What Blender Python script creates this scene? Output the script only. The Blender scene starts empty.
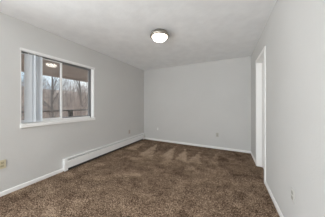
import bpy, bmesh, math, random
from mathutils import Vector, Matrix, noise as mnoise

S = bpy.context.scene
COL = S.collection

# ------------------------------------------------------------------ camera
TH = math.atan2(65.8, 133.4)            # the camera looks this far left of the room's long axis
cam_d = bpy.data.cameras.new('camera')
cam = bpy.data.objects.new('camera', cam_d)
COL.objects.link(cam)
cam.location = (0, 0, 1.21)
cam.rotation_euler = (math.pi / 2, 0, TH)
cam_d.sensor_width = 36
cam_d.lens = 36 * 133.4 / 325
cam_d.shift_y = -(105.0 - 108.5) / 325 * -1
cam_d.clip_start = 0.01
S.camera = cam

# ------------------------------------------------------------------ world, lights, exposure
W = bpy.data.worlds.new('overcast_sky')
S.world = W
W.use_nodes = True
wn, wl = W.node_tree.nodes, W.node_tree.links
bg = wn['Background']
tc = wn.new('ShaderNodeTexCoord')
nz = wn.new('ShaderNodeTexNoise'); nz.inputs['Scale'].default_value = 3.0; nz.inputs['Detail'].default_value = 4
rp = wn.new('ShaderNodeValToRGB')
rp.color_ramp.elements[0].position = 0.40; rp.color_ramp.elements[0].color = (0.56, 0.74, 0.90, 1)
rp.color_ramp.elements[1].position = 0.62; rp.color_ramp.elements[1].color = (0.88, 0.92, 0.96, 1)
wl.new(tc.outputs['Generated'], nz.inputs['Vector'])
wl.new(nz.outputs['Fac'], rp.inputs['Fac'])
wl.new(rp.outputs['Color'], bg.inputs['Color'])
# overcast sky: about three times brighter overhead than at the horizon
sx = wn.new('ShaderNodeSeparateXYZ')
mr = wn.new('ShaderNodeMapRange')
SKY_HORIZON, SKY_ZENITH = 0.9, 5.5
mr.inputs['From Min'].default_value = 0.10; mr.inputs['From Max'].default_value = 0.75
mr.inputs['To Min'].default_value = SKY_HORIZON; mr.inputs['To Max'].default_value = SKY_ZENITH
wl.new(tc.outputs['Generated'], sx.inputs[0])
wl.new(sx.outputs['Z'], mr.inputs['Value'])
wl.new(mr.outputs[0], bg.inputs['Strength'])
LAMP = 6.0                              # radiance of the lit glass bowl of the ceiling lamp
S.view_settings.view_transform = 'Standard'
S.view_settings.look = 'None'
S.view_settings.gamma = 1
S.view_settings.use_curve_mapping = False
S.view_settings.exposure = 0.24
try:
    S.cycles.max_bounces = 24
    S.cycles.diffuse_bounces = 16
    S.cycles.transparent_max_bounces = 16
    S.cycles.caustics_reflective = False
    S.cycles.caustics_refractive = False
except Exception:
    pass

# window daylight portal (only guides sampling of the sky through the opening)
pd = bpy.data.lights.new('window_portal', 'AREA')
pd.shape = 'RECTANGLE'; pd.size = 1.2; pd.size_y = 1.1
pd.cycles.is_portal = True
po = bpy.data.objects.new('window_portal', pd); COL.objects.link(po)
po.location = (-2.86, 1.42, 1.49)
po.rotation_euler = (math.pi / 2, 0, -math.pi / 2)

# added fill light outside an invented patio door, behind the camera
dd = bpy.data.lights.new('patio_daylight', 'AREA')
dd.shape = 'RECTANGLE'; dd.size = 2.3; dd.size_y = 1.95
dd.energy = 172; dd.color = (0.965, 0.985, 1.0)
do = bpy.data.objects.new('patio_daylight', dd); COL.objects.link(do)
do.location = (-3.30, -1.25, 0.80)             # tilted up to lighten the ceiling
do.rotation_euler = (math.radians(115), 0, -math.pi / 2)

# second added fill light, outside an invented picture window behind the camera
fd = bpy.data.lights.new('picture_window_daylight', 'AREA')
fd.shape = 'RECTANGLE'; fd.size = 2.6; fd.size_y = 1.9
fd.energy = 135; fd.color = (0.965, 0.985, 1.0)
fo = bpy.data.objects.new('picture_window_daylight', fd); COL.objects.link(fo)
fo.location = (-1.1, -3.55, 0.85)             # leans back so that more of the fill reaches the ceiling
fo.rotation_euler = (math.radians(118), 0, 0)

# ------------------------------------------------------------------ room numbers (metres, camera at 0,0)
XL, XR, YB, YF, ZC = -2.705, 0.512, 3.98, -2.9, 2.44
WY0, WY1, WZ0, WZ1 = 0.825, 2.01, 0.93, 2.035      # window opening
DY0, DY1, DZ = 2.565, 3.205, 2.05                 # doorway in the right wall

# ------------------------------------------------------------------ materials
def mat(name, col, rough=0.6, metal=0.0, spec=0.5, bump=None, var=None, emit=None, trans=None):
    """bump=(scale, strength, distance, detail); var=(scale, other colour)"""
    m = bpy.data.materials.new(name); m.use_nodes = True
    n, l = m.node_tree.nodes, m.node_tree.links
    b = n['Principled BSDF']
    b.inputs['Base Color'].default_value = (*col, 1)
    b.inputs['Roughness'].default_value = rough
    b.inputs['Metallic'].default_value = metal
    b.inputs['Specular IOR Level'].default_value = spec
    t = n.new('ShaderNodeTexCoord')
    if var:
        z = n.new('ShaderNodeTexNoise'); z.inputs['Scale'].default_value = var[0]; z.inputs['Detail'].default_value = 5
        r = n.new('ShaderNodeValToRGB')
        r.color_ramp.elements[0].position = 0.35; r.color_ramp.elements[0].color = (*col, 1)
        r.color_ramp.elements[1].position = 0.65; r.color_ramp.elements[1].color = (*var[1], 1)
        l.new(t.outputs['Object'], z.inputs['Vector']); l.new(z.outputs['Fac'], r.inputs['Fac'])
        l.new(r.outputs['Color'], b.inputs['Base Color'])
    if bump:
        z = n.new('ShaderNodeTexNoise'); z.inputs['Scale'].default_value = bump[0]; z.inputs['Detail'].default_value = bump[3]
        p = n.new('ShaderNodeBump'); p.inputs['Strength'].default_value = bump[1]; p.inputs['Distance'].default_value = bump[2]
        l.new(t.outputs['Object'], z.inputs['Vector']); l.new(z.outputs['Fac'], p.inputs['Height'])
        l.new(p.outputs['Normal'], b.inputs['Normal'])
    if emit:
        b.inputs['Emission Color'].default_value = (*emit[0], 1); b.inputs['Emission Strength'].default_value = emit[1]
    if trans:
        o = n['Material Output']
        tl = n.new('ShaderNodeBsdfTranslucent'); tl.inputs['Color'].default_value = (*col, 1)
        mx = n.new('ShaderNodeMixShader'); mx.inputs[0].default_value = trans
        l.new(b.outputs[0], mx.inputs[1]); l.new(tl.outputs[0], mx.inputs[2]); l.new(mx.outputs[0], o.inputs['Surface'])
    return m

M = {}
M['wall'] = mat('painted_wall', (0.635, 0.632, 0.622), 0.75, spec=0.25, bump=(55, 0.25, 0.004, 3), var=(1.7, (0.655, 0.652, 0.642)))
M['ceiling'] = mat('textured_ceiling', (0.855, 0.867, 0.88), 0.85, spec=0.2, bump=(9, 0.30, 0.012, 5), var=(6, (0.905, 0.918, 0.93)))
M['trim'] = mat('white_trim_paint', (0.90, 0.897, 0.885), 0.4, bump=(30, 0.05, 0.002, 2))
M['vinyl'] = mat('white_vinyl', (0.88, 0.88, 0.88), 0.4, bump=(40, 0.03, 0.001, 2))
M['alu'] = mat('grey_window_frame', (0.17, 0.17, 0.175), 0.45, bump=(40, 0.05, 0.001, 2))  # shade on the top and side frame is put into this dark grey
M['grey'] = mat('grey_sash', (0.26, 0.26, 0.265), 0.45, bump=(40, 0.05, 0.001, 2))  # grey stands for the shade on the fixed sash
M['slat'] = mat('vinyl_slat', (0.80, 0.83, 0.86), 0.5, trans=0.35, bump=(60, 0.05, 0.001, 2))
M['heater'] = mat('white_enamel', (0.90, 0.90, 0.895), 0.35, bump=(25, 0.05, 0.001, 2))
M['fins'] = mat('dark_fins', (0.035, 0.034, 0.033), 0.7, metal=0.0, bump=(80, 0.2, 0.002, 2))  # near-black so the heater's slot and bottom gap read as shade
M['ivory'] = mat('ivory_plastic', (0.62, 0.56, 0.40), 0.4, bump=(60, 0.03, 0.001, 2))
M['ivory2'] = mat('ivory_receptacle', (0.46, 0.41, 0.28), 0.4, bump=(60, 0.03, 0.001, 2))
M['tan'] = mat('tan_plate', (0.50, 0.44, 0.40), 0.45, bump=(60, 0.03, 0.001, 2))
M['greyplate'] = mat('grey_beige_plate', (0.52, 0.51, 0.46), 0.45, bump=(60, 0.03, 0.001, 2))
M['greyrec'] = mat('grey_beige_receptacle', (0.42, 0.41, 0.37), 0.45, bump=(60, 0.03, 0.001, 2))
M['whiteplate'] = mat('white_plate', (0.80, 0.81, 0.80), 0.4, bump=(60, 0.03, 0.001, 2))
M['paleplate'] = mat('pale_grey_plate', (0.62, 0.61, 0.59), 0.45, bump=(60, 0.03, 0.001, 2))
M['slot'] = mat('dark_slot', (0.03, 0.028, 0.025), 0.6, bump=(60, 0.03, 0.001, 2))
M['nickel'] = mat('brushed_nickel', (0.46, 0.43, 0.38), 0.32, metal=1.0, bump=(120, 0.08, 0.001, 2))
M['brass'] = mat('brass', (0.55, 0.45, 0.25), 0.3, metal=1.0, bump=(80, 0.05, 0.001, 2))
M['bowl'] = mat('lit_frosted_glass', (0.9, 0.87, 0.8), 0.3, emit=((1.0, 0.945, 0.86), LAMP), bump=(20, 0.05, 0.002, 2))
M['soffit'] = mat('stained_boards', (0.34, 0.265, 0.225), 0.6, bump=(10, 0.2, 0.004, 4), var=(4, (0.42, 0.335, 0.29)))
M['darkwood'] = mat('dark_weathered_wood', (0.045, 0.034, 0.028), 0.7, bump=(20, 0.3, 0.004, 4), var=(6, (0.07, 0.052, 0.042)))
M['deck'] = mat('grey_deck_boards', (0.36, 0.32, 0.28), 0.7, bump=(12, 0.3, 0.004, 4), var=(5, (0.44, 0.39, 0.34)))
M['bark'] = mat('bark', (0.11, 0.085, 0.072), 0.9, bump=(9, 0.6, 0.02, 5), var=(3, (0.20, 0.155, 0.13)))
M['darkbark'] = mat('dark_bark', (0.06, 0.045, 0.038), 0.9, bump=(9, 0.6, 0.02, 5), var=(3, (0.095, 0.072, 0.06)))
M['twig'] = mat('twigs', (0.09, 0.065, 0.055), 0.9, bump=(20, 0.4, 0.01, 3), var=(2, (0.18, 0.13, 0.108)))
M['brush'] = mat('brown_brush', (0.155, 0.105, 0.084), 0.9, bump=(20, 0.4, 0.01, 3), var=(1.5, (0.34, 0.25, 0.20)))
M['litter'] = mat('leaf_litter', (0.085, 0.058, 0.045), 0.95, bump=(3, 0.8, 0.1, 6), var=(0.8, (0.18, 0.13, 0.10)))
M['siding'] = mat('exterior_siding', (0.5, 0.48, 0.44), 0.7, bump=(8, 0.2, 0.004, 3))

def carpet_mat():
    m = bpy.data.materials.new('brown_cut_pile_carpet'); m.use_nodes = True
    n, l = m.node_tree.nodes, m.node_tree.links
    b = n['Principled BSDF']; b.inputs['Roughness'].default_value = 0.95
    b.inputs['Specular IOR Level'].default_value = 0.1
    t = n.new('ShaderNodeTexCoord')
    def noise(sc, det, rough=0.6):
        z = n.new('ShaderNodeTexNoise'); z.inputs['Scale'].default_value = sc; z.inputs['Detail'].default_value = det
        z.inputs['Roughness'].default_value = rough
        l.new(t.outputs['Object'], z.inputs['Vector']); return z
    fine, mid = noise(70, 3, 0.7), noise(26, 2, 0.6)
    a = n.new('ShaderNodeAttribute'); a.attribute_name = 'pile'
    def math_(op, x, y):
        k = n.new('ShaderNodeMath'); k.operation = op
        for i, v in enumerate((x, y)):
            if isinstance(v, (int, float)): k.inputs[i].default_value = v
            else: l.new(v, k.inputs[i])
        return k.outputs[0]
    f1 = math_('MULTIPLY', math_('SUBTRACT', fine.outputs['Fac'], 0.5), 3.3)
    f2 = math_('MULTIPLY', math_('SUBTRACT', mid.outputs['Fac'], 0.5), 0.75)
    f3 = math_('MULTIPLY', a.outputs['Fac'], 0.32)
    tot = math_('ADD', math_('ADD', f1, f2), math_('ADD', f3, 0.42))
    r = n.new('ShaderNodeValToRGB')
    r.color_ramp.elements[0].position = 0.0; r.color_ramp.elements[0].color = (0.045, 0.025, 0.014, 1)
    r.color_ramp.elements[1].position = 1.0; r.color_ramp.elements[1].color = (0.58, 0.44, 0.32, 1)
    e = r.color_ramp.elements.new(0.45); e.color = (0.205, 0.138, 0.094, 1)
    l.new(tot, r.inputs['Fac']); l.new(r.outputs['Color'], b.inputs['Base Color'])
    p = n.new('ShaderNodeBump'); p.inputs['Strength'].default_value = 0.6; p.inputs['Distance'].default_value = 0.012
    l.new(fine.outputs['Fac'], p.inputs['Height']); l.new(p.outputs['Normal'], b.inputs['Normal'])
    return m
M['carpet'] = carpet_mat()

def glass_mat():
    m = bpy.data.materials.new('window_glass'); m.use_nodes = True
    n, l = m.node_tree.nodes, m.node_tree.links
    n.remove(n['Principled BSDF'])
    tr = n.new('ShaderNodeBsdfTransparent'); tr.inputs[0].default_value = (0.97, 0.975, 0.97, 1)
    gl = n.new('ShaderNodeBsdfGlossy'); gl.inputs['Roughness'].default_value = 0.05
    lw = n.new('ShaderNodeLayerWeight'); lw.inputs['Blend'].default_value = 0.5
    pw = n.new('ShaderNodeMath'); pw.operation = 'POWER'; pw.inputs[1].default_value = 5
    ma = n.new('ShaderNodeMath'); ma.operation = 'MULTIPLY_ADD'; ma.inputs[1].default_value = 0.91; ma.inputs[2].default_value = 0.09
    mx = n.new('ShaderNodeMixShader')
    l.new(lw.outputs['Facing'], pw.inputs[0]); l.new(pw.outputs[0], ma.inputs[0]); l.new(ma.outputs[0], mx.inputs[0])
    l.new(tr.outputs[0], mx.inputs[1]); l.new(gl.outputs[0], mx.inputs[2])
    l.new(mx.outputs[0], n['Material Output'].inputs['Surface'])
    return m
M['glass'] = glass_mat()

# ------------------------------------------------------------------ helpers
class MB:
    """collects shapes and links them as one mesh object"""
    def __init__(s): s.bm = bmesh.new()
    def box(s, x0, x1, y0, y1, z0, z1, bev=0.0, seg=2):
        b = bmesh.new()
        bmesh.ops.create_cube(b, size=1.0)
        for v in b.verts:
            v.co = Vector(((x0 + x1) / 2 + v.co.x * (x1 - x0), (y0 + y1) / 2 + v.co.y * (y1 - y0), (z0 + z1) / 2 + v.co.z * (z1 - z0)))
        if bev:
            bmesh.ops.bevel(b, geom=b.edges[:], offset=bev, segments=seg, affect='EDGES', profile=0.5)
        s.merge(b); return s
    def merge(s, b, mtx=None):
        if mtx is not None: b.transform(mtx)
        me = bpy.data.meshes.new('tmp'); b.to_mesh(me); b.free()
        s.bm.from_mesh(me); bpy.data.meshes.remove(me)
    def prism(s, pts, axis, a0, a1, bev=0.0):
        """extrude a closed 2-D outline along axis ('x','y','z')"""
        def co(p, a):
            return {'x': (a, p[0], p[1]), 'y': (p[0], a, p[1]), 'z': (p[0], p[1], a)}[axis]
        b = bmesh.new()
        A = [b.verts.new(co(p, a0)) for p in pts]; B = [b.verts.new(co(p, a1)) for p in pts]
        n = len(pts)
        b.faces.new(A); b.faces.new(B[::-1])
        for i in range(n): b.faces.new((A[i], B[i], B[(i + 1) % n], A[(i + 1) % n]))
        bmesh.ops.recalc_face_normals(b, faces=b.faces[:])
        if bev: bmesh.ops.bevel(b, geom=b.edges[:], offset=bev, segments=2, affect='EDGES', profile=0.5)
        s.merge(b); return s
    def lathe(s, prof, n=48, c=(0, 0, 0), mtx=None):
        b = bmesh.new(); rings = []
        for r, z in prof:
            if r < 1e-6: rings.append([b.verts.new((0, 0, z))])
            else: rings.append([b.verts.new((r * math.cos(2 * math.pi * i / n), r * math.sin(2 * math.pi * i / n), z)) for i in range(n)])
        for A, B in zip(rings, rings[1:]):
            for i in range(n):
                j = (i + 1) % n
                vs = [A[i % len(A)], A[j % len(A)], B[j % len(B)], B[i % len(B)]]
                u = []
                for v in vs:
                    if v not in u: u.append(v)
                if len(u) > 2: b.faces.new(u)
        bmesh.ops.recalc_face_normals(b, faces=b.faces[:])
        if mtx is not None: b.transform(mtx)
        b.transform(Matrix.Translation(c))
        s.merge(b); return s
    def tube(s, pts, rad, n=5):
        b = bmesh.new(); rings = []
        for i, p in enumerate(pts):
            d = (pts[min(i + 1, len(pts) - 1)] - pts[max(i - 1, 0)]).normalized()
            u = d.orthogonal().normalized(); w = d.cross(u)
            rings.append([b.verts.new(p + (u * math.cos(2 * math.pi * k / n) + w * math.sin(2 * math.pi * k / n)) * rad[i]) for k in range(n)])
        for A, B in zip(rings, rings[1:]):
            for k in range(n): b.faces.new((A[k], A[(k + 1) % n], B[(k + 1) % n], B[k]))
        b.faces.new(rings[0][::-1]); b.faces.new(rings[-1])
        s.merge(b); return s
    def build(s, name, m, parent=None, smooth=False, kind=None):
        me = bpy.data.meshes.new(name); s.bm.to_mesh(me); s.bm.free()
        if smooth:
            for p in me.polygons: p.use_smooth = True
        o = bpy.data.objects.new(name, me); COL.objects.link(o)
        me.materials.append(m)
        if parent is not None: o.parent = parent
        if kind: o['kind'] = kind
        return o

def empty(name, loc, label=None, cat=None, group=None, kind=None):
    o = bpy.data.objects.new(name, None); COL.objects.link(o)
    o.location = loc; o.empty_display_size = 0.1
    if label: o['label'] = label
    if cat: o['category'] = cat
    if group: o['group'] = group
    if kind: o['kind'] = kind
    return o
def tag(o, label, cat, group=None, kind=None):
    o['label'] = label; o['category'] = cat
    if group: o['group'] = group
    if kind: o['kind'] = kind
    return o
def copy_tree(o, parent=None):
    c = o.copy(); COL.objects.link(c); c.parent = parent
    for ch in list(o.children): copy_tree(ch, c)
    return c
def local(o, root):
    """child mesh was written in world coordinates: move it under the root"""
    o.data.transform(Matrix.Translation(-Vector(root.location)))
    o.parent = root
    return o

# ------------------------------------------------------------------ setting: walls, floor, ceiling
T = 0.15
PY0, PY1, PZ = -2.45, -0.05, 2.06                 # opening added to the window wall for the side fill light
MB().box(XL - T, XL, YF - T, PY0, 0, ZC).box(XL - T, XL, PY0, PY1, PZ, ZC).box(XL - T, XL, PY1, WY0, 0, ZC).box(XL - T, XL, WY1, YB + T, 0, ZC).box(XL - T, XL, WY0, WY1, 0, WZ0).box(XL - T, XL, WY0, WY1, WZ1, ZC).build('wall_left', M['wall'], kind='structure')
RT = 0.115
MB().box(XR, XR + RT, YF - T, DY0, 0, ZC).box(XR, XR + RT, DY1, YB + T, 0, ZC).box(XR, XR + RT, DY0, DY1, DZ, ZC).build('wall_right', M['wall'], kind='structure')
MB().box(XL, XR, YB, YB + T, 0, ZC).build('wall_back', M['wall'], kind='structure')
FX0, FX1, FZ0, FZ1 = -2.45, 0.25, 0.28, 2.22       # opening added to the unseen front wall for the rear fill light
MB().box(XL, FX0, YF - T, YF, 0, ZC).box(FX1, XR, YF - T, YF, 0, ZC).box(FX0, FX1, YF - T, YF, 0, FZ0).box(FX0, FX1, YF - T, YF, FZ1, ZC).build('wall_front', M['wall'], kind='structure')
MB().box(XL - T, XR + 1.2, YF - T, YB + T, ZC, ZC + 0.12).build('ceiling', M['ceiling'], kind='structure')

# carpeted floor: fine grid carrying the pile-direction marks left by the vacuum cleaner
def smooth(e0, e1, x):
    t = max(0.0, min(1.0, (x - e0) / (e1 - e0))); return t * t * (3 - 2 * t)
TRIS = [  # wedges brushed up towards the back wall (apex, base centre, half width, strength)
    ((-2.43, 3.70), (-2.40, 2.91), 0.17, 0.7), ((-1.99, 3.68), (-1.78, 2.69), 0.18, 0.8), ((-1.38, 3.70), (-1.29, 2.76), 0.15, 0.9),
    ((-1.07, 3.64), (-0.94, 2.84), 0.12, 1.0), ((-0.67, 3.58), (-0.65, 2.83), 0.12, 0.8), ((-0.25, 3.6), (-0.28, 2.9), 0.11, 0.5),
    ((-1.95, 1.60), (-1.30, 1.95), 0.10, 0.3), ((-2.35, 2.40), (-1.75, 2.45), 0.12, 0.5),
]
BLOBS = [(-2.29, 1.03, 0.18, 0.06, 0.9), (-1.65, 1.0, 0.10, 0.12, 0.7), (-2.44, 1.37, 0.10, 0.06, 0.5), (-2.36, 0.84, 0.12, 0.06, 0.4), (-1.75, 0.8, 0.12, 0.06, 0.5),
         (-1.92, 1.5, 0.13, 0.07, 0.8), (-1.37, 1.82, 0.16, 0.06, 0.35), (-2.35, 1.84, 0.14, 0.08, 0.8), (-1.52, 1.85, 0.2, 0.09, 0.6), (-2.6, 1.75, 0.07, 0.05, 0.4),
         (-2.25, 2.33, 0.14, 0.1, 0.5), (-1.1, 2.55, 0.75, 0.22, 0.5), (-0.3, 2.2, 0.4, 0.5, 0.25),
         (0.41, 2.70, 0.18, 0.05, -0.8), (-0.1, 3.3, 0.14, 0.2, -0.5), (0.20, 3.5, 0.2, 0.3, -0.5), (0.14, 2.05, 0.10, 0.16, -0.7), (-0.22, 2.5, 0.1, 0.1, -0.3),
         (-1.1, 3.85, 2.0, 0.16, -0.4)]
def pile(x, y):
    v = 0.0
    for (ax, ay), (bx, by), hw, st in TRIS:
        t = (ay - y) / (ay - by) if abs(ay - by) > abs(ax - bx) else (ax - x) / (ax - bx)
        if 0 < t < 1.15:
            cx = ax + (bx - ax) * t
            d = (abs(x - cx) if abs(ay - by) > abs(ax - bx) else abs(y - (ay + (by - ay) * t))) - hw * t
            v += 1.4 * st * (1 - smooth(-0.025, 0.025, d + 0.05 * mnoise.noise(Vector((x * 9, y * 9, 1))))) * (1 - smooth(0.9, 1.15, t)) * smooth(0, 0.15, t)
    for bx, by, rx, ry, st in BLOBS:
        q = math.hypot((x - bx) / rx, (y - by) / ry) + 0.9 * mnoise.noise(Vector((x * 7, y * 7, 3))) + 0.5 * mnoise.noise(Vector((x * 16, y * 16, 5)))
        v += 0.7 * st * (1 - smooth(0.5, 1.1, q))
    v += 0.35 * mnoise.noise(Vector((x * 2.6 + 5, y * 1.9, 0))) + 0.6 * mnoise.noise(Vector((x * 5.5, y * 7.0, 9))) + 0.45 * mnoise.noise(Vector((x * 14, y * 15.0, 4)))
    return v
bm = bmesh.new()
fx0, fx1, fy0, fy1 = XL, XR + 0.115, YF, YB
nx, ny = 150, 290
g = [[bm.verts.new((fx0 + (fx1 - fx0) * i / nx, fy0 + (fy1 - fy0) * j / ny, 0)) for i in range(nx + 1)] for j in range(ny + 1)]
for j in range(ny):
    for i in range(nx): bm.faces.new((g[j][i], g[j][i + 1], g[j + 1][i + 1], g[j + 1][i]))
me = bpy.data.meshes.new('floor'); bm.to_mesh(me); bm.free()
at = me.attributes.new('pile', 'FLOAT', 'POINT')
at.data.foreach_set('value', [pile(v.co.x, v.co.y) for v in me.vertices])
me.materials.append(M['carpet'])
fl = bpy.data.objects.new('floor', me); COL.objects.link(fl); fl['kind'] = 'structure'
MB().box(XL - T, XR + 1.2, YF - T, YB + T, -0.15, -0.004).build('floor_slab', M['deck'], kind='structure')

# baseboards
BH, BT = 0.058, 0.012
def bb(name, axis, a0, a1, wall, sgn):
    pr = [(wall, 0), (wall + sgn * BT, 0), (wall + sgn * BT, BH - 0.012), (wall + sgn * 0.005, BH), (wall, BH)]
    b = MB()
    if axis == 'y': b.prism(pr, 'y', a0, a1)
    else: b.prism([(p[0], p[1]) for p in pr], 'x', a0, a1)
    return b
HY0, HY1 = 1.375, 3.90
b = bb('', 'y', PY1, HY0 - 0.002, XL, 1)
b.prism([(XL, 0), (XL + BT, 0), (XL + BT, BH - 0.012), (XL + 0.005, BH), (XL, BH)], 'y', YF, PY0)
b.prism([(XL, 0), (XL + BT, 0), (XL + BT, BH - 0.012), (XL + 0.005, BH), (XL, BH)], 'y', HY1 + 0.002, YB)
b.build('baseboard_left', M['trim'], kind='structure')
bb('', 'x', XL + BT, XR - BT, YB, -1).build('baseboard_back', M['trim'], kind='structure')
b = bb('', 'y', YF, DY0 - 0.062, XR, -1)
b.prism([(XR, 0), (XR - BT, 0), (XR - BT, BH - 0.012), (XR - 0.005, BH), (XR, BH)], 'y', DY1 + 0.062, YB)
b.build('baseboard_right', M['trim'], kind='structure')
bb('', 'x', XL + BT, XR - BT, YF, 1).build('baseboard_front', M['trim'], kind='structure')

# ------------------------------------------------------------------ doorway in the right wall
door = empty('door_1', (XR, (DY0 + DY1) / 2, 0), kind='structure')
CW, CT = 0.058, 0.016
def casing():
    b = MB()
    for y0, y1 in ((DY0 - CW, DY0), (DY1, DY1 + CW)):
        b.box(XR - CT, XR, y0, y1, 0, DZ, 0.003)
    b.box(XR - CT, XR, DY0 - CW, DY1 + CW, DZ, DZ + CW, 0.003)
    return b
local(casing().build('door_casing', M['trim']), door)
J = 0.014
b = MB().box(XR - 0.002, XR + RT, DY0, DY0 + J, 0, DZ).box(XR - 0.002, XR + RT, DY1 - J, DY1, 0, DZ).box(XR - 0.002, XR + RT, DY0 + J, DY1 - J, DZ - J, DZ)
local(b.build('door_jamb', M['trim']), door)
DX = XR + 0.078
b = MB().box(DX - 0.012, DX - 0.001, DY0 + J, DY0 + J + 0.01, 0, DZ - J, 0.002).box(DX - 0.012, DX - 0.001, DY1 - J - 0.01, DY1 - J, 0, DZ - J, 0.002)
local(b.build('door_stop', M['trim']), door)
b = MB().box(DX, DX + 0.035, DY0 + J + 0.003, DY1 - J - 0.003, 0.012, DZ - J - 0.003, 0.002)
sl = local(b.build('door_panel', M['trim']), door)
kn = MB().lathe([(0, 0), (0.030, 0), (0.030, 0.006), (0.011, 0.012), (0.010, 0.03), (0.025, 0.042), (0.027, 0.055), (0.018, 0.068), (0, 0.070)], 24,
                mtx=Matrix.Rotation(-math.pi / 2, 4, 'Y'), c=(DX - 0.0005, DY0 + J + 0.075, 0.95))
local(kn.build('door_knob', M['brass'], smooth=True), door)

# ------------------------------------------------------------------ window
win = empty('window_1', (XL, (WY0 + WY1) / 2, WZ0), kind='structure')
GX = XL - 0.112                                   # plane of the sashes
LT = 0.012
b = MB().box(XL - T, XL + 0.003, WY1 - LT, WY1, WZ0, WZ1).box(XL - T, XL + 0.003, WY0, WY0 + 0.006, WZ0, WZ1).box(XL - T, XL + 0.003, WY0, WY1, WZ1 - LT, WZ1)
local(b.build('window_liner', M['trim']), win)
b = MB().prism([(XL - T, WZ0 - 0.055), (XL + 0.024, WZ0 - 0.055), (XL + 0.032, WZ0 - 0.047), (XL + 0.032, WZ0 - 0.006), (XL + 0.024, WZ0 + 0.004), (XL - T, WZ0 + 0.004)], 'y', WY0 - 0.006, WY1 + 0.008)
local(b.build('window_sill', M['trim']), win)
# outer frame and sashes
iy0, iy1, iz0, iz1 = WY0 + 0.006, WY1 - LT, WZ0 + 0.004, WZ1 - LT
FW = 0.022
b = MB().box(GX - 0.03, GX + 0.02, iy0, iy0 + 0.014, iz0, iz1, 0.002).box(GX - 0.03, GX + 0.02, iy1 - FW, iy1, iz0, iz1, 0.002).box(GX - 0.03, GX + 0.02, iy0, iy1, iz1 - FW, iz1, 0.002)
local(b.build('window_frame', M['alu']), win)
b = MB().box(GX - 0.03, GX + 0.02, iy0 + FW, iy1 - FW, iz0, iz0 + 0.026, 0.002)
local(b.build('bottom_track', M['vinyl']), win)
MY = 1.402
def sash(name, x, y0, y1, st=0.026, sl=0.026, m='vinyl'):
    z0, z1 = iz0 + 0.026, iz1 - FW
    f = MB().box(x - 0.010, x + 0.010, y0, y0 + sl, z0, z1, 0.002).box(x - 0.010, x + 0.010, y1 - st, y1, z0, z1, 0.002)
    f.box(x - 0.010, x + 0.010, y0 + sl, y1 - st, z0, z0 + 0.022, 0.002).box(x - 0.010, x + 0.010, y0 + sl, y1 - st, z1 - 0.014, z1, 0.002)
    o = local(f.build(name, M[m]), win)
    p = MB().box(x - 0.002, x + 0.002, y0 + sl - 0.002, y1 - st + 0.002, z0 + 0.02, z1 - 0.012)
    local(p.build('window_pane', M['glass']), win).parent = o
    return o
sash('sliding_sash', GX + 0.008, iy0 + 0.014, MY + 0.014, 0.026, 0.018)
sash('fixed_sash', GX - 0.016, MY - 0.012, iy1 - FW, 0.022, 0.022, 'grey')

# made-up glazed door behind the camera, lets the side fill in
pm_ = (PY0 + PY1) / 2
fill_win2 = empty('window_2', (XL - 0.06, pm_, 0), kind='structure')
px0, px1 = XL - 0.09, XL - 0.03
b = MB().box(px0, px1, PY0, PY0 + 0.04, 0, PZ, 0.002).box(px0, px1, PY1 - 0.04, PY1, 0, PZ, 0.002).box(px0, px1, PY0 + 0.04, PY1 - 0.04, PZ - 0.04, PZ, 0.002).box(px0, px1, PY0 + 0.04, PY1 - 0.04, 0, 0.03, 0.002)
b.box(px0 + 0.01, px1 - 0.01, pm_ - 0.025, pm_ + 0.025, 0.03, PZ - 0.04, 0.002)
local(b.build('window_frame', M['vinyl']), fill_win2)
for y0, y1 in ((PY0 + 0.04, pm_ - 0.025), (pm_ + 0.025, PY1 - 0.04)):
    local(MB().box(XL - 0.062, XL - 0.058, y0 - 0.002, y1 + 0.002, 0.028, PZ - 0.038).build('window_pane', M['glass']), fill_win2)

# made-up picture window behind the camera, lets the rear fill in
fill_win3 = empty('window_3', ((FX0 + FX1) / 2, YF - 0.06, FZ0), kind='structure')
fy0_, fy1_, fm = YF - 0.09, YF - 0.03, (FX0 + FX1) / 2
b = MB().box(FX0, FX0 + 0.04, fy0_, fy1_, FZ0, FZ1, 0.002).box(FX1 - 0.04, FX1, fy0_, fy1_, FZ0, FZ1, 0.002).box(FX0 + 0.04, FX1 - 0.04, fy0_, fy1_, FZ1 - 0.04, FZ1, 0.002).box(FX0 + 0.04, FX1 - 0.04, fy0_, fy1_, FZ0, FZ0 + 0.04, 0.002)
b.box(fm - 0.025, fm + 0.025, fy0_ + 0.01, fy1_ - 0.01, FZ0 + 0.04, FZ1 - 0.04, 0.002)
local(b.build('window_frame', M['vinyl']), fill_win3)
for x0, x1 in ((FX0 + 0.04, fm - 0.025), (fm + 0.025, FX1 - 0.04)):
    local(MB().box(x0 - 0.002, x1 + 0.002, YF - 0.062, YF - 0.058, FZ0 + 0.038, FZ1 - 0.038).build('window_pane', M['glass']), fill_win3)

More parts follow.
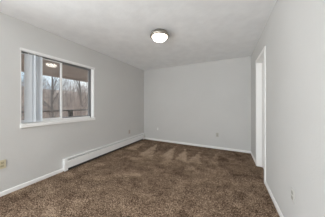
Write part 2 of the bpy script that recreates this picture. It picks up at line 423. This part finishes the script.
# vertical blind stacked at the left of the window
bl = empty('vertical_blind', (XL - 0.02, WY0, WZ1 - 0.05), 'white vertical blind gathered in a stack at the left of the window', 'blind')
b = MB().box(XL - 0.035, XL + 0.016, WY0 - 0.006, WY1 + 0.012, WZ1 - 0.030, WZ1 + 0.010, 0.004)
local(b.build('headrail', M['vinyl']), bl)
random.seed(4)
slat_me = None
SLZ0, SLZ1 = WZ0 + 0.016, WZ1 - 0.048
NS = 4
for k in range(NS):
    y = (0.920, 0.970, 0.992, 1.052)[k]
    b = MB()
    pts = []
    for i in range(9):                            # gently curved vane, 89 mm wide and 1 mm thick
        u = -1 + 2 * i / 8
        pts.append((u * 0.0445, 0.006 * (1 - u * u)))
    back = [(p[0], p[1] - 0.0012) for p in pts[::-1]]
    b.prism(pts + back, 'z', SLZ0, SLZ1)
    o = b.build('slat', M['slat'])
    ang = math.radians([80, 32, 76, 32][k])
    o.data.transform(Matrix.Rotation(ang, 4, 'Z'))
    o.data.transform(Matrix.Translation((XL - 0.028, y, 0)))
    local(o, bl)
    c = MB().box(XL - 0.034, XL - 0.022, y - 0.002, y + 0.002, SLZ1 - 0.006, WZ1 - 0.028)
    local(c.build('slat_clip', M['vinyl']), bl).parent = o

# ------------------------------------------------------------------ baseboard heater on the left wall
hx = XL + 0.001
HH = 0.225
he = empty('baseboard_heater', (XL + 0.03, (HY0 + HY1) / 2, 0.0), 'long white metal baseboard heater along the wall under the window', 'heater')
E0, E1 = HY0 + 0.055, HY1 - 0.055
b = MB().prism([(hx, 0.05), (hx + 0.004, 0.05), (hx + 0.004, HH - 0.006), (hx + 0.034, HH - 0.006), (hx + 0.041, HH - 0.014), (hx + 0.043, HH - 0.010), (hx + 0.036, HH), (hx, HH)], 'y', E0, E1)
local(b.build('back_plate', M['heater']), he)
b = MB().prism([(hx + 0.060, 0.050), (hx + 0.064, 0.050), (hx + 0.066, HH - 0.045), (hx + 0.058, HH - 0.033), (hx + 0.055, HH - 0.033), (hx + 0.061, HH - 0.047)], 'y', E0, E1)
local(b.build('front_cover', M['heater']), he)
b = MB().box(hx + 0.006, hx + 0.055, E0, E1, 0.012, HH - 0.048)  # reaches low so its dark colour fills the gap as shade
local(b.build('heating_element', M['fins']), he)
def endcap(y0, y1):
    pr = [(hx, 0.012), (hx + 0.066, 0.012), (hx + 0.069, 0.02), (hx + 0.069, HH - 0.045), (hx + 0.060, HH - 0.014), (hx + 0.048, HH + 0.004), (hx, HH + 0.004)]
    return MB().prism(pr, 'y', y0, y1, 0.003)
local(endcap(HY0, E0).build('end_cap', M['heater']), he)
local(endcap(E1, HY1).build('end_cap', M['heater']), he)

# ------------------------------------------------------------------ wall plates
def outlet(pos, rz, label, pm, rm, name='electrical_outlet', cat='outlet', kind='duplex'):
    """built facing -y at the origin, then turned by rz"""
    r = empty(name, pos, label, cat); r.rotation_euler = (0, 0, rz)
    MB().box(-0.035, 0.035, -0.006, 0, -0.057, 0.057, 0.003).build('plate', pm, r)
    if kind == 'duplex':
        for dz in (0.0215, -0.0215):
            q = MB().box(-0.0165, 0.0165, -0.0085, -0.005, dz - 0.0145, dz + 0.0145, 0.003).build('receptacle', rm, r)
            MB().box(-0.0075, -0.0055, -0.009, -0.008, dz - 0.003, dz + 0.007).box(0.0055, 0.0075, -0.009, -0.008, dz - 0.003, dz + 0.006).box(-0.002, 0.002, -0.009, -0.008, dz - 0.010, dz - 0.006).build('slot', M['slot'], q)
        MB().lathe([(0, -0.0005), (0.003, -0.0005), (0.003, 0.001), (0, 0.0015)], 12, mtx=Matrix.Rotation(math.pi / 2, 4, 'X'), c=(0, -0.006, 0)).build('screw', pm, r)
    else:
        rot = Matrix.Rotation(math.pi / 2, 4, 'X')
        MB().lathe([(0.0, 0), (0.007, 0), (0.007, 0.003), (0.0045, 0.003), (0.0045, 0.010), (0.0, 0.010)], 16, mtx=rot, c=(0, -0.006, 0)).build('coax_jack', M['nickel'], r)
        for dz in (0.042, -0.042):
            MB().lathe([(0, -0.0005), (0.003, -0.0005), (0.003, 0.001), (0, 0.0015)], 12, mtx=rot, c=(0, -0.006, dz)).build('screw', pm, r)
    return r
outlet((XL + 0.0005, 0.649, 0.418), math.pi / 2, 'ivory wall outlet left of the heater below the window', M['ivory'], M['ivory2'])
outlet((XL + 0.0005, 3.20, 0.395), math.pi / 2, 'tan outlet on the window wall just above the heater', M['tan'], M['tan'])
outlet((-0.273, YB - 0.0005, 0.385), 0, 'greyish beige outlet low on the right half of the back wall', M['greyplate'], M['greyrec'])
outlet((XR - 0.0005, 1.56, 0.415), -math.pi / 2, 'pale grey outlet low on the right wall nearer than the doorway', M['paleplate'], M['greyrec'])
cx = outlet((-2.144, YB - 0.0005, 0.40), 0, 'small white cable plate on the back wall near the left corner', M['whiteplate'], M['whiteplate'], 'cable_plate', 'wall plate', 'coax')
cx.scale = (0.72, 1, 0.72)

# ------------------------------------------------------------------ ceiling lamp
LX, LY = -1.055, 2.03
lm = empty('ceiling_light', (LX, LY, ZC), 'round flush ceiling light with nickel rim and lit glass bowl', 'ceiling light')
MB().lathe([(0, 0), (0.134, 0), (0.142, -0.004), (0.147, -0.016), (0.149, -0.030), (0.158, -0.036), (0.165, -0.046), (0.164, -0.060), (0.156, -0.070), (0.140, -0.074), (0.134, -0.070), (0.134, -0.055), (0, -0.055)], 64).build('rim', M['nickel'], lm, smooth=True)
prof = []
for i in range(15):
    a = math.pi / 2 * i / 14
    prof.append((0.124 * math.cos(a) ** 0.7 if i < 14 else 0.0, -0.064 - 0.070 * math.sin(a) ** 1.1))
MB().lathe(prof, 64).build('glass_bowl', M['bowl'], lm, smooth=True)
MB().lathe([(0, -0.131), (0.017, -0.133), (0.018, -0.139), (0.011, -0.143), (0.012, -0.149), (0.008, -0.155), (0, -0.157)], 24).build('finial', M['nickel'], lm, smooth=True)

# ------------------------------------------------------------------ outside: porch roof, deck and railing
OX = XL - T
EX = -4.45                                        # outer edge of deck and roof
b = MB().prism([(OX, 2.62), (EX - 0.25, 2.09), (EX - 0.25, 2.20), (OX, 2.75)], 'y', -4.5, 7.5)
rf = tag(b.build('porch_roof', M['soffit']), 'brown board soffit of the porch roof outside the window', 'porch roof', kind='structure')
b = MB().box(EX - 0.27, EX - 0.25, -4.5, 7.5, 2.055, 2.22)
o = b.build('fascia', M['soffit']); o.parent = rf
MB().box(EX - 0.1, OX, -4.5, 7.5, -0.18, -0.05).build('deck', M['deck'], kind='structure')
rl = empty('deck_railing', (EX, 2.5, -0.05), 'dark wooden deck railing outside the window', 'railing')
b = MB().box(EX - 0.06, EX + 0.06, -4.5, 7.5, 1.025, 1.062, 0.004)
local(b.build('top_rail', M['darkwood']), rl)
b = MB().box(EX - 0.02, EX + 0.02, -4.5, 7.5, 0.05, 0.13, 0.004)
local(b.build('bottom_rail', M['darkwood']), rl)
for y in (-3.3, -1.4, 0.55, 2.48, 4.4, 6.3):
    b = MB().box(EX - 0.05, EX + 0.05, y - 0.05, y + 0.05, -0.05, 1.025, 0.004)
    local(b.build('post', M['darkwood']), rl)

# hillside
bm = bmesh.new()
GN = 60
def gz(x, y):
    d = -x
    return -2.6 + 9.5 * smooth(16, 60, d) + 0.35 * mnoise.noise(Vector((x * 0.15, y * 0.15, 2)))
gg = [[None] * (GN + 1) for _ in range(GN + 1)]
for j in range(GN + 1):
    for i in range(GN + 1):
        x = OX - 0.3 - 62 * i / GN; y = -15 + 75 * j / GN
        gg[j][i] = bm.verts.new((x, y, gz(x, y)))
for j in range(GN):
    for i in range(GN): bm.faces.new((gg[j][i], gg[j][i + 1], gg[j + 1][i + 1], gg[j + 1][i]))
me = bpy.data.meshes.new('ground'); bm.to_mesh(me); bm.free()
for p in me.polygons: p.use_smooth = True
me.materials.append(M['litter'])
gr = bpy.data.objects.new('ground', me); COL.objects.link(gr); gr['kind'] = 'structure'

# ------------------------------------------------------------------ bare trees
def tree(seed, h, r0, m, lean=0.0, low=0.25, maxlev=4):
    rnd = random.Random(seed)
    tb, bb_ = MB(), MB()
    def branch(p, d, L, r, lev, target):
        n = 6 if lev == 0 else 4
        pts, rad = [p], [r]
        for i in range(n):
            d = (d + Vector((rnd.uniform(-1, 1), rnd.uniform(-1, 1), rnd.uniform(-0.35, 0.8))) * (0.10 if lev == 0 else 0.22)).normalized()
            p = p + d * (L / n)
            pts.append(p); rad.append(r * (1 - 0.82 * (i + 1) / n))
        target.tube(pts, rad, 7 if lev == 0 else (4 if lev == 1 else 3))
        if lev >= maxlev: return
        kids = (16, 7, 5, 4)[lev]
        for k in range(kids):
            t = (low if lev == 0 else 0.2) + (1 - (low if lev == 0 else 0.2)) * (k + rnd.random()) / kids
            f = t * n; i = min(int(f), n - 1)
            q = pts[i].lerp(pts[i + 1], f - i)
            dd = (pts[i + 1] - pts[i]).normalized()
            ax = dd.orthogonal().normalized(); ax.rotate(Matrix.Rotation(rnd.uniform(0, 2 * math.pi), 3, dd))
            nd = (dd * rnd.uniform(0.55, 1.0) + ax * rnd.uniform(0.5, 1.0) + Vector((0, 0, 0.25))).normalized()
            branch(q, nd, L * rnd.uniform(0.20, 0.36 if lev == 0 else 0.55) * (1.15 - 0.5 * t), max(0.006, rad[i] * rnd.uniform(0.4, 0.62)), lev + 1, bb_)
    branch(Vector((0, 0, -0.2)), Vector((lean, 0.3 * lean, 1)).normalized(), h, r0, 0, tb)
    r = empty('bare_tree', (0, 0, 0))
    tb.build('trunk', m, r, smooth=True)
    o = bb_.build('branches', m, r); o['kind'] = 'stuff'
    return r
protos = [tree(11, 9, 0.13, M['darkbark'], 0.05, 0.2), tree(23, 12, 0.16, M['darkbark'], -0.08, 0.22), tree(37, 8, 0.07, M['twig'], 0.0, 0.06), tree(59, 6, 0.05, M['twig'], 0.06, 0.03)]
used = [False] * 4
GRP = 'bare trees behind the deck railing'
spots, placed = [], []
def put(k, x, y, rz, sc, label):
    r = protos[k] if not used[k] else copy_tree(protos[k])
    used[k] = True
    r.location = (x, y, gz(x, y)); r.rotation_euler = (0, 0, rz); r.scale = (sc, sc, sc)
    tag(r, label, 'tree', GRP)
    spots.append((x, y, k))
    placed.append((Matrix.Translation((x, y, gz(x, y))) @ Matrix.Rotation(rz, 4, 'Z') @ Matrix.Scale(sc, 4), k, x, y))
rnd = random.Random(5)
put(1, -19.0, 12.0, 0.4, 1.0, 'dark bare tree seen through the right window pane')
put(0, -14.0, 6.2, 1.2, 1.0, 'brown bare tree seen through the left window pane right of the blind')
WL = 'grey brown bare woodland tree outside the window'
n = 0
for k in range(3000):
    x = -rnd.uniform(9, 40)
    y = -x * rnd.uniform(0.14, 0.95)
    u = y / -x
    kind = rnd.choice([2, 3, 2, 3, 0]) if x > -24 else rnd.choice([2, 2, 3, 0, 1])
    if 0.40 < u < 0.56 and kind < 2: kind = 3     # the sky shows through in the middle
    if 0.40 < u < 0.56 and x > -20: continue
    R_ = (2.9, 3.5, 1.55, 1.25)
    if any(math.hypot(x - a, y - b_) < R_[kind] + R_[kk] for a, b_, kk in spots): continue
    put(kind, x, y, rnd.uniform(0, 6.28), rnd.uniform(0.75, 1.1), WL); n += 1
    if n >= 70: break

# ------------------------------------------------------------------ undergrowth: a thicket of thin bare stems
from mathutils.bvhtree import BVHTree
def tree_bvh(r):
    tv, tf = [], []
    for ch in r.children:
        o_ = len(tv)
        tv += [v.co.copy() for v in ch.data.vertices]
        tf += [tuple(o_ + i for i in p.vertices) for p in ch.data.polygons]
    return BVHTree.FromPolygons(tv, tf)
bvhs = [tree_bvh(r) for r in protos]
allv, allf = [], []
def stem(p, d, L, r):
    n = 4; base = len(vs); q = p.copy()
    for i in range(n + 1):
        u = d.orthogonal().normalized(); w = d.cross(u); rr = r * (1 - 0.8 * i / n)
        for k in range(3):
            a = 2 * math.pi * k / 3
            vs.append(q + (u * math.cos(a) + w * math.sin(a)) * rr)
        if i < n:
            for k in range(3):
                fs.append((base + 3 * i + k, base + 3 * i + (k + 1) % 3, base + 3 * i + 3 + (k + 1) % 3, base + 3 * i + 3 + k))
            d = (d + Vector((rnd.uniform(-1, 1), rnd.uniform(-1, 1), rnd.uniform(0, 0.6))) * 0.22).normalized()
            q = q + d * (L / n)
    return d
rnd = random.Random(77)
for k in range(2600):
    x = -rnd.uniform(12, 44); y = -x * rnd.uniform(0.10, 1.0)
    u = y / -x
    h = rnd.uniform(2.0, 4.2) * (0.7 if 0.42 < u < 0.56 else 1.35)
    p = Vector((x, y, gz(x, y) - 0.1))
    vs, fs = [], []
    d = Vector((rnd.uniform(-0.25, 0.25), rnd.uniform(-0.25, 0.25), 1)).normalized()
    stem(p, d, h, rnd.uniform(0.015, 0.035))
    for j in range(6):
        t = rnd.uniform(0.25, 0.95)
        d2 = Vector((rnd.uniform(-1, 1), rnd.uniform(-1, 1), rnd.uniform(0.3, 1.2))).normalized()
        stem(p + d * h * t, d2, h * rnd.uniform(0.2, 0.4), rnd.uniform(0.008, 0.016))
    free = True                                   # no stem grows through a tree
    for mtx, kk, tx, ty in placed:
        if math.hypot(tx - x, ty - y) < 8:
            inv = mtx.inverted()
            if bvhs[kk].overlap(BVHTree.FromPolygons([inv @ v for v in vs], fs)):
                free = False; break
    if free:
        o_ = len(allv)
        allv += vs; allf += [tuple(o_ + i for i in f) for f in fs]
me = bpy.data.meshes.new('undergrowth'); me.from_pydata(allv, [], allf); me.update()
me.materials.append(M['brush'])
ug = bpy.data.objects.new('undergrowth', me); COL.objects.link(ug)
tag(ug, 'brown tangle of thin bare brush on the slope outside the window', 'undergrowth', kind='stuff')
